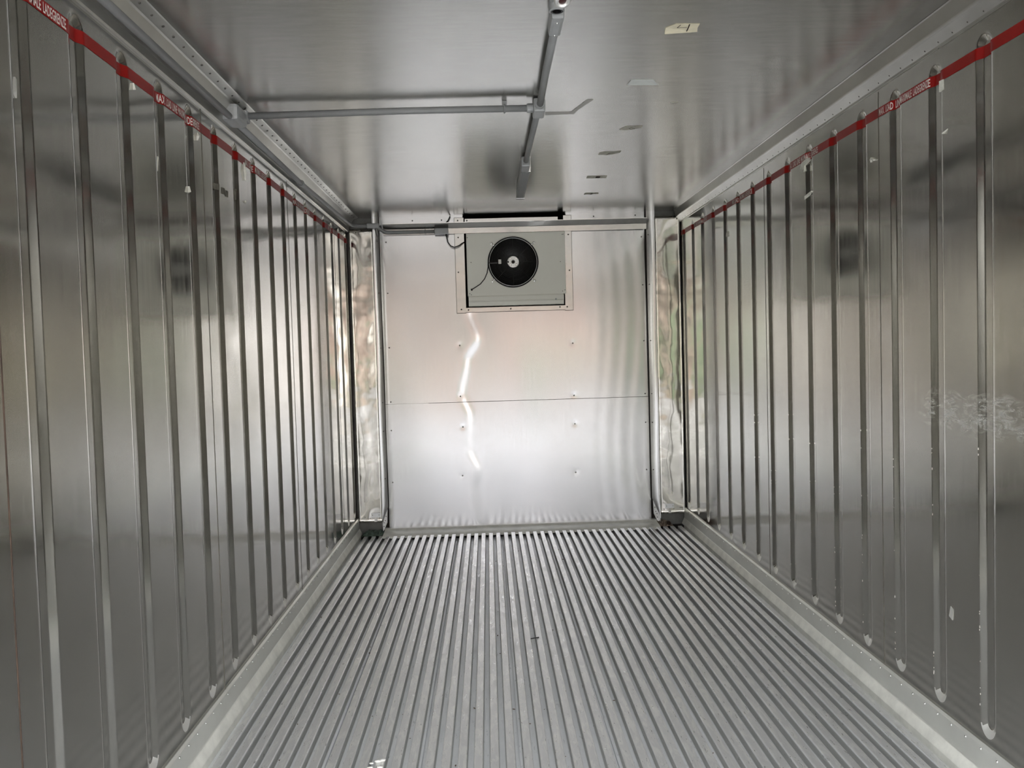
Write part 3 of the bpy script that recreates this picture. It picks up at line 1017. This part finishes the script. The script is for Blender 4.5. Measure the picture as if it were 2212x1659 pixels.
# far strip lamp
T = Vector((0.004, 4.55, 2.13))
sl = thing('strip_lamp', 'slim grey strip lamp housing with bright end caps, far end of ceiling conduit', 'lamp', T)
bm = bmesh.new()
cast_box(bm, (0.006, 4.56, 2.147), 0.044, 0.74, 0.050, 0.006)
obj('housing', bm, M['boxgrey'], sl)
bm = bmesh.new(); cast_box(bm, (0.007, 4.197, 2.146), 0.050, 0.020, 0.056, 0.003); obj('end_cap', bm, M['strip'], sl)
bm = bmesh.new(); cast_box(bm, (0.007, 4.935, 2.146), 0.050, 0.030, 0.056, 0.003); obj('end_cap', bm, M['strip'], sl)
bm = bmesh.new()
cast_box(bm, (0.006, 4.56, 2.121), 0.034, 0.70, 0.004, 0.0015)
df = obj('cover_strip', bm, M['conduit'], sl)
bm = bmesh.new()
cast_box(bm, (0.0285, 4.56, 2.124), 0.0022, 0.70, 0.004, 0)
obj('edge_trim', bm, M['chrome'], sl)

# left wall conduit
T = Vector((-1.112, 3.15, 2.10))
wc = thing('wall_conduit', 'grey conduit along the left wall top, turning across the rear wall to a box', 'conduit', T)
bm = bmesh.new(); tube(bm, L_([(-1.103, Y0 + 0.1, 2.106), (-1.105, 1.5, 2.108), (-1.108, 3.07, 2.105)]), 0.0115, 14); obj('pipe', bm, M['conduit'], wc, True)
bm = bmesh.new(); tube(bm, L_(bend([(-1.108, 3.19, 2.104), (-1.112, 4.24, 2.098), (-1.098, 5.2, 2.098), (-1.096, 5.735, 2.108), (-1.00, 5.782, 2.112)], 0.10, 8)), 0.0115, 14); obj('pipe', bm, M['conduit'], wc, True)
bm = bmesh.new(); tube(bm, L_(bend([(-1.00, 5.782, 2.112), (-0.945, 5.776, 2.110), (-0.895, 5.776, 2.068), (-0.80, 5.790, 2.067), (-0.54, 5.790, 2.067)], 0.03, 6)), 0.0115, 14); obj('pipe', bm, M['conduit'], wc, True)
bm = bmesh.new()
cast_box(bm, (-1.108, 3.13, 2.122), 0.062, 0.125, 0.060, 0.014)
lathe(bm, [(0.018, 0), (0.018, 0.020)], Vector((-1.082, 3.206, 2.142)) - Vector((0.02, 0, 0)) - T, (1, 0, 0), 14)
cast_box(bm, (-1.098, 3.205, 2.138), 0.045, 0.05, 0.045, 0.01)
obj('corner_box', bm, M['boxgrey'], wc)
bm = bmesh.new()
torus(bm, Vector((-1.112, 4.24, 2.098)) - T, (0, 1, 0), 0.0135, 0.0035, 20, 6)
cast_box(bm, (-1.126, 4.24, 2.108), 0.028, 0.018, 0.012, 0)
obj('pipe_clip', bm, M['conduit'], wc)
bm = bmesh.new()
cast_box(bm, (-0.965, 5.779, 2.112), 0.085, 0.034, 0.034, 0.010)
obj('elbow_fitting', bm, M['boxgrey'], wc)
bm = bmesh.new()
torus(bm, Vector((-0.612, 5.790, 2.067)) - T, (1, 0, 0), 0.0135, 0.0030, 20, 6)
obj('pipe_clip', bm, M['conduit'], wc)
bm = bmesh.new()
cast_box(bm, (-0.502, 5.787, 2.064), 0.094, 0.036, 0.042, 0.005)
obj('junction_box', bm, M['boxgrey'], wc)

# power cable loop
bm = bmesh.new()
pts = [(-0.467, 5.786, 2.047), (-0.466, 5.784, 2.020), (-0.460, 5.783, 1.990), (-0.440, 5.783, 1.963), (-0.415, 5.785, 1.954), (-0.385, 5.788, 1.964), (-0.362, 5.800, 1.982), (-0.345, 5.818, 1.992), (-0.341, 5.84, 1.993)]
tube(bm, pts, 0.0040, 10)
lathe(bm, [(0.009, 0), (0.009, 0.012), (0.006, 0.018)], (-0.467, 5.786, 2.046), (0, 0, -1), 12)
tag(obj('power_cable', bm, M['black'], None, True), 'short black cable looping from the grey box to the cooling unit', 'cable')
bm = bmesh.new()
tube(bm, [(-0.468, BY - 0.012, 2.128), (-0.455, BY - 0.012, 2.140), (-0.445, BY - 0.013, 2.158), (-0.440, BY - 0.012, 2.170)], 0.0042, 8)
tag(obj('cable_stub', bm, M['black'], None, True), 'short dark cable end between ceiling and cross angle, above the grey box', 'cable')

# ------------------------------------------------------------------ load line tapes that follow the grooves
TZ = 2.009


def load_tape(side, yk0, label, words):
    bm = bmesh.new()
    ys = []
    y = 1.3 if side < 0 else 1.5
    while y < 5.79:
        ys.append(y); y += 0.004
    rows = []
    rnd = random.Random(5)
    for y in ys:
        w = 0.0158
        zz = TZ + 0.003 * math.sin(y * 2.3)
        row = []
        for q in range(9):
            z = zz - w + 2 * w * q / 8
            row.append(bm.verts.new((side * (WX + groove_depth(y, yk0, z) - 0.0008), y, z)))
        rows.append(row)
    for a, b in zip(rows, rows[1:]):
        for q in range(8):
            bm.faces.new((a[q], a[q + 1], b[q + 1], b[q])).smooth = True
    t = tag(obj('load_line_tape', bm, M['red'], None, 'keep'), label, 'tape', 'red load line tapes')
    for txt, ya, yb, bold in words:
        cu = bpy.data.curves.new('t', 'FONT')
        cu.body = txt
        cu.size = 1.0
        cu.resolution_u = 2
        cu.offset = 0.018
        to = bpy.data.objects.new('t', cu)
        COL.objects.link(to)
        dg = bpy.context.evaluated_depsgraph_get()
        me = bpy.data.meshes.new_from_object(to.evaluated_get(dg))
        bpy.data.objects.remove(to)
        b2 = bmesh.new(); b2.from_mesh(me)
        bmesh.ops.subdivide_edges(b2, edges=[e for e in b2.edges if e.calc_length() > 0.18], cuts=3)
        x0 = min(v.co.x for v in b2.verts); x1 = max(v.co.x for v in b2.verts)
        y1 = max(v.co.y for v in b2.verts)
        for v in b2.verts:
            s = (v.co.x - x0) / (x1 - x0)
            y = ya + (yb - ya) * s
            z = TZ + 0.003 * math.sin(y * 2.3) - 0.0115 + 0.023 * v.co.y / y1
            v.co = Vector((side * (WX + groove_depth(y, yk0, z) - 0.0014), y, z))
        le = obj('lettering', b2, M['letter'], t)
        le['label'] = 'white printed warning words'


WORDS = ('MAX.', 'LOAD', 'LINE', 'MAXIMALE', 'LADEGRENZE')


def spans(y0, y1, far_to_near):
    n = sum(len(w) for w in WORDS) + 0.9 * (len(WORDS) - 1)
    out = []; p = 0
    for w in WORDS:
        out.append((w, y0 + (y1 - y0) * p / n, y0 + (y1 - y0) * (p + len(w)) / n, False))
        p += len(w) + 0.9
    return out


wl = []
for a in (2.512, 3.375, 4.238, 5.10):
    wl += spans(a, a + 0.335, False)
wl += spans(1.635, 1.965, False)
load_tape(-1, YL, 'red load line tape with white lettering high on the left wall', wl)
wr = []
for a in (2.850, 3.705, 4.565, 5.42):
    wr += spans(a, a - 0.325, True)
load_tape(1, YR, 'red load line tape with white lettering high on the right wall', wr)


# ------------------------------------------------------------------ tapes and marks on the ceiling
def ceiling_patch(name, pts, m, label, cat, group=None, z=CZ - 0.0012, curl=0.0):
    bm = bmesh.new()
    c = sum((Vector((a, b, 0)) for a, b in pts), Vector()) / len(pts)
    lo = [bm.verts.new((a, b, z - (curl if i == 0 else 0))) for i, (a, b) in enumerate(pts)]
    hi = [bm.verts.new((a, b, z + 0.0008)) for a, b in pts]
    bm.faces.new(lo); bm.faces.new(hi)
    k = len(pts)
    for i in range(k): bm.faces.new((lo[i], lo[(i + 1) % k], hi[(i + 1) % k], hi[i]))
    return tag(obj(name, bm, m), label, cat, group)


def stroke(pts, parent, w=0.0028, z=CZ - 0.0019):
    bm = bmesh.new()
    for (a, b), (c, d) in zip(pts, pts[1:]):
        v = Vector((c - a, d - b, 0)); nn = Vector((-v.y, v.x, 0)).normalized() * w / 2
        quad(bm, [Vector((a, b, z)) + nn, Vector((a, b, z)) - nn, Vector((c, d, z)) - nn, Vector((c, d, z)) + nn])
    return obj('handwriting', bm, M['ink'], parent)


t = ceiling_patch('masking_tape', ((0.347, 2.533), (0.343, 2.499), (0.369, 2.470), (0.438, 2.473), (0.439, 2.503), (0.446, 2.535)), M['mask'],
                  'cream masking tape marked 4 in pen, nearest tape on the ceiling', 'tape', 'numbered tapes on the ceiling', curl=0.006)
stroke([(0.383, 2.476), (0.377, 2.498), (0.406, 2.497)], t)
stroke([(0.408, 2.472), (0.4105, 2.500), (0.412, 2.530)], t, 0.0036)
ceiling_patch('masking_tape', ((0.317, 3.028), (0.323, 2.972), (0.402, 2.977), (0.432, 3.036)), M['maskw'],
              'blank pale bleached tape on the ceiling, second from the camera', 'tape', 'numbered tapes on the ceiling')
t = ceiling_patch('masking_tape', ((0.384, 3.640), (0.406, 3.582), (0.443, 3.592), (0.473, 3.579), (0.478, 3.611), (0.449, 3.642), (0.408, 3.655)), M['masko'],
                  'faded ceiling tape with a small dark looped mark, third from the camera', 'tape', 'numbered tapes on the ceiling')
stroke([(0.449, 3.598), (0.432, 3.606), (0.424, 3.623), (0.439, 3.640), (0.452, 3.626), (0.436, 3.622)], t)
t = ceiling_patch('masking_tape', ((0.355, 4.100), (0.356, 4.054), (0.378, 4.036), (0.422, 4.040), (0.456, 4.028), (0.456, 4.074), (0.408, 4.111)), M['masko'],
                  'curled grey ceiling tape with a long dark slanted mark, fourth from the camera', 'tape', 'numbered tapes on the ceiling')
stroke([(0.393, 4.109), (0.407, 4.069), (0.456, 4.038)], t, 0.004)
t = ceiling_patch('masking_tape', ((0.362, 4.659), (0.361, 4.598), (0.468, 4.597), (0.474, 4.664)), M['masko'],
                  'straight grey ceiling tape with a dark block in the middle, fifth from the camera', 'tape', 'numbered tapes on the ceiling')
stroke([(0.411, 4.630), (0.435, 4.630)], t, 0.045)
t = ceiling_patch('masking_tape', ((0.403, 5.147), (0.407, 5.091), (0.486, 5.093), (0.493, 5.134)), M['masko'],
                  'small dark ceiling tape closest to the rear wall', 'tape', 'numbered tapes on the ceiling')
stroke([(0.445, 5.145), (0.451, 5.100)], t, 0.012)
ceiling_patch('bent_strap', ((0.046, 3.351), (0.049, 3.393), (0.163, 3.386), (0.173, 3.332), (0.218, 3.197), (0.194, 3.196), (0.159, 3.319), (0.149, 3.353)), M['lead'],
              'bent flat grey strap on the ceiling right of the conduit junction', 'strap')
ceiling_patch('pen_mark', ((0.522, 3.257), (0.522, 3.251), (0.550, 3.247), (0.550, 3.253)), M['masko'], 'tiny thin dark mark alone on the ceiling right side', 'mark')


# ------------------------------------------------------------------ scraps stuck to the walls
def wall_scrap(side, y, z, shape, m, label, out=0.002, name='tape_scrap'):
    bm = bmesh.new()
    yk0 = YL if side < 0 else YR
    lo, hi = [], []
    for dy, dz, o in shape:
        yy, zz = y + dy * -side * -1, z + dz
        d = groove_depth(yy, yk0, zz)
        lo.append(bm.verts.new((side * (WX + d - 0.0006), yy, zz)))
        hi.append(bm.verts.new((side * (WX + d - 0.0012 - o * out * 5), yy, zz)))
    k = len(shape)
    bm.faces.new(lo); bm.faces.new(hi)
    for i in range(k): bm.faces.new((lo[i], lo[(i + 1) % k], hi[(i + 1) % k], hi[i]))
    return tag(obj(name, bm, m), label, 'tape scrap', 'tape scraps left on the walls')


TRI = [(-.016, .030, 0), (.016, .026, .3), (.018, -.004, 1), (.006, -.042, .6), (-.006, -.012, .2)]
SLV = [(-.012, .030, 0), (-.004, .034, .2), (.010, .006, 1), (.014, -.024, .6), (.006, -.020, .3), (-.002, .004, 0)]
SQ = [(-.010, .016, 0), (.010, .016, .5), (.010, -.016, .5), (-.010, -.014, 0)]
wall_scrap(-1, 3.367, 1.978, TRI, M['scrap'], 'white triangular tape scrap hanging below the left wall red tape')
wall_scrap(-1, 2.502, 1.807, [(a * .7, b * .8, c * .4) for a, b, c in SLV], M['scrap'], 'thin curved tape sliver on the left wall, below the words on the red tape')
wall_scrap(-1, 2.822, 1.968, [(a * .6, b * .5, c) for a, b, c in SLV], M['scrap'], 'small white sliver right under the left wall lettering')
wall_scrap(-1, 2.722, 1.778, [(-.004, .012, 0), (.005, .010, .6), (.006, -.008, 1), (-.003, -.010, .2)], M['scrap'], 'tiny white fleck on the left wall near a seam')
wall_scrap(-1, 3.255, 1.866, [(a * .8, b * .6, c) for a, b, c in TRI], M['scrapd'], 'grimy grey scrap on the left wall below the triangular scrap')
wall_scrap(-1, 3.361, 1.850, [(-.012, .004, 0), (.010, .006, .4), (.012, -.002, .6), (-.008, -.004, 0)], M['scrap'], 'small pale dash on the left wall beside the grimy scrap')
wall_scrap(-1, 1.760, 1.800, [(-.008, .020, 0), (.004, .022, .4), (.010, -.010, .8), (0, -.020, .3)], M['lead'], 'faint grey scrap on the left wall nearest the camera')
wall_scrap(-1, 2.325, 1.979, [(-.004, .010, 0), (.004, .008, .4), (.003, -.010, .8)], M['scrap'], 'tiny bright fleck just under the red tape on the near left wall')
for yy, zz in ((3.02, 1.846), (3.08, 1.842), (3.12, 1.839)):
    wall_scrap(-1, yy, zz, [(-.018, .012, 0), (.018, .010, .1), (.016, -.012, .1), (-.016, -.010, 0)], M['scrapd'], 'dull brown tape remnant in a short row on the left wall')
wall_scrap(-1, 5.18, 2.026, [(-.05, .006, 0), (.05, .004, .3), (.06, -.006, .6), (-.03, -.006, 0)], M['scrap'], 'cream scrap above the far end of the left red tape')
wall_scrap(1, 3.525, 1.984, [(.05, -.006, 0), (.02, .012, .4), (-.03, .020, .8), (-.045, .006, .6), (-.01, -.008, .4), (-.012, -.030, .8), (.004, -.032, .6), (.006, -.012, .2), (.04, -.018, 0)], M['scrap'], 'large white torn scrap hanging from the right wall red tape')
wall_scrap(1, 3.480, 1.850, [(.05, -.014, 0), (.040, .000, .4), (.010, .008, .8), (-.035, .008, .6), (-.035, .002, .3), (.008, -.001, .2), (.038, -.012, .1)], M['scrap'], 'curved white strip across a groove on the right wall')
wall_scrap(1, 2.905, 1.863, [(.020, .004, 0), (.000, .008, .5), (-.025, -.004, .8), (-.020, -.008, .6), (.004, .000, .3), (.008, -.008, .2)], M['scrap'], 'small pale hooked scrap on the right wall beside a groove')
wall_scrap(1, 2.456, 1.977, SQ, M['scrap'], 'small square silvery scrap in a groove under the right red tape')
wall_scrap(1, 2.438, 1.841, [(-.012, .004, 0), (.010, -.004, .6), (.008, -.007, .6), (-.010, .000, 0)], M['scrap'], 'thin bright nick on the right wall close to the camera')
wall_scrap(1, 4.660, 1.850, [(-.02, .014, 0), (.02, .012, .5), (.02, -.012, .8), (-.015, -.014, .3)], M['scrap'], 'small white blob in a far groove of the right wall')
wall_scrap(1, 2.425, 0.42, [(-.008, .016, 0), (.004, .022, .1), (.012, -.010, .2), (-.004, -.018, .1)], M['lead'], 'dull pale smudge low on the near right wall beside a groove')

# white flecks of dried paint down the far edge of the right grooves
bm = bmesh.new()
rnd = random.Random(11)
for k in range(0, 9):
    yc = 2.2475 + k * GP
    for j in range(11 if k < 5 else 5):
        z = 0.18 + rnd.random() ** 1.4 * 0.75
        yy = yc + GH - 0.003 + rnd.uniform(-.001, .001)
        h = rnd.uniform(0.0008, 0.0035); w = rnd.uniform(0.0006, 0.0014)
        xx = WX + groove_depth(yy, YR)
        box(bm, xx - 0.0008, xx - 0.0001, yy - w, yy + w, z - h, z + h)
pf = tag(obj('paint_flecks', bm, M['letter'], wall_r), kind='stuff')
pf['label'] = 'tiny white paint flecks down the groove edges'

# ------------------------------------------------------------------ bits lying on the floor
bm = bmesh.new()
tube(bm, [(-0.062, 3.548, 0.002), (-0.045, 3.552, 0.003), (-0.026, 3.562, 0.002)], 0.0022, 6)
tag(obj('black_twig', bm, M['black'], None, True), 'short thin black stick lying in a floor channel, mid floor', 'twig')
bm = bmesh.new()
rnd = random.Random(4)
for i in range(9):
    a, b = rnd.uniform(-.022, .022), rnd.uniform(-.03, .03)
    g = bmesh.ops.create_icosphere(bm, subdivisions=1, radius=rnd.uniform(.004, .009), matrix=Matrix.Translation((-0.585 + a, 2.50 + b, 0.004)) @ Matrix.Diagonal((1.5, 1, .45, 1)))
tag(obj('white_crumbs', bm, M['paper'], None, True), 'cluster of dried white crumbs on the floor at the near left', 'crumbs', kind='stuff')
bm = bmesh.new()
rnd = random.Random(9)
for i in range(60):
    xx = rnd.choice(bar_x) + 0.0246 + rnd.uniform(-.006, .006)
    yy = rnd.uniform(2.2, 5.4)
    bmesh.ops.create_icosphere(bm, subdivisions=1, radius=rnd.uniform(.0015, .004), matrix=Matrix.Translation((xx, yy, FZ + .002)) @ Matrix.Rotation(rnd.random() * 3, 4, 'Z') @ Matrix.Diagonal((1.8, .8, .6, 1)))
tag(obj('floor_grit', bm, M['brown'], None, True), 'specks of dark grit scattered in the floor channels', 'grit', kind='stuff')


def rubble(name, x0, x1, m, label, seed):
    bm = bmesh.new()
    rnd = random.Random(seed)
    nx, ny = 16, 10
    vs = {}
    for i in range(nx + 1):
        for j in range(ny + 1):
            x = x0 + (x1 - x0) * i / nx; y = 5.70 + 0.14 * j / ny
            e = min(i, nx - i, j + 1, 4) / 4
            vs[i, j] = bm.verts.new((x, y, -0.004 + 0.030 * e * rnd.random()))
    for i in range(nx):
        for j in range(ny): bm.faces.new((vs[i, j], vs[i + 1, j], vs[i + 1, j + 1], vs[i, j + 1]))
    return tag(obj(name, bm, m), label, 'dirt')


rubble('corner_grime', -1.11, -0.94, M['green'], 'green grimy crust under the left corner cover panel', 3)
rubble('corner_rubbish', 0.93, 1.04, M['brown'], 'brown rusty rubbish under the right corner cover panel', 8)
bm = bmesh.new()
lathe(bm, [(0.013, 0), (0.013, 0.03), (0.009, 0.03), (0.009, 0.004)], (1.005, 5.735, 0.018), (0, -1, 0), 16)
tag(obj('rusty_pipe_end', bm, M['rust'], None, True), 'short rusty pipe end lying under the right corner cover panel', 'pipe')

# ------------------------------------------------------------------ the yard behind the open doors (seen only in reflections)
bm = bmesh.new()
quad(bm, [(-60, -60, -0.20), (60, -60, -0.20), (60, 40, -0.20), (-60, 40, -0.20)])
struct('yard_ground', bm, M['yard'])
b = thing('yard_building', 'sunlit cream building with dark windows across the yard behind the camera', 'building', (0, -14, -0.2))


def bbox(name, x0, x1, y0, y1, z0, z1, m):
    bm = bmesh.new()
    box(bm, x0, x1, y0 + 14, y1 + 14, z0 + 0.2, z1 + 0.2)
    return obj(name, bm, m, b)


bbox('facade', -9, -1.0, -20, -14, -0.2, 3.3, M['render'])
bbox('facade', -1.0, 3.2, -20, -14.2, -0.2, 3.3, M['render2'])
bbox('facade', 3.2, 12, -20, -14, -0.2, 3.0, M['render'])
bbox('white_reflector', 3.5, 5.0, -14.35, -13.9, -0.2, 3.2, plain('reflector_white', (0.92, 0.91, 0.88), 0.6))  # added white board, placed so its reflection draws the bulkhead streak
bbox('roof', -9.5, 12.5, -20.5, -13.2, 3.3, 3.75, M['roofd'])
bbox('upper_storey', -9, 12, -20, -15.5, 3.75, 5.6, M['render2'])
for xw in (-7, -4.6, -2.2, 4.4, 6.8, 9.2):
    bbox('window', xw, xw + 1.1, -14.05, -13.97, 1.0, 2.3, M['glassd'])
for i, (x, y, s, lab) in enumerate(((-3.4, -9.5, 1.3, 'round green shrub left of the gateway behind the camera'), (1.15, -12.4, 0.8, 'small green shrub right of the gateway behind the camera'))):
    bm = bmesh.new()
    g = bmesh.ops.create_icosphere(bm, subdivisions=4, radius=s)
    rnd = random.Random(i)
    for v in g['verts']: v.co *= rnd.uniform(0.85, 1.1)
    o = tag(obj('shrub', bm, M['leaf']), lab, 'shrub')
    o.location = (x, y, -0.2 + s * 0.8)
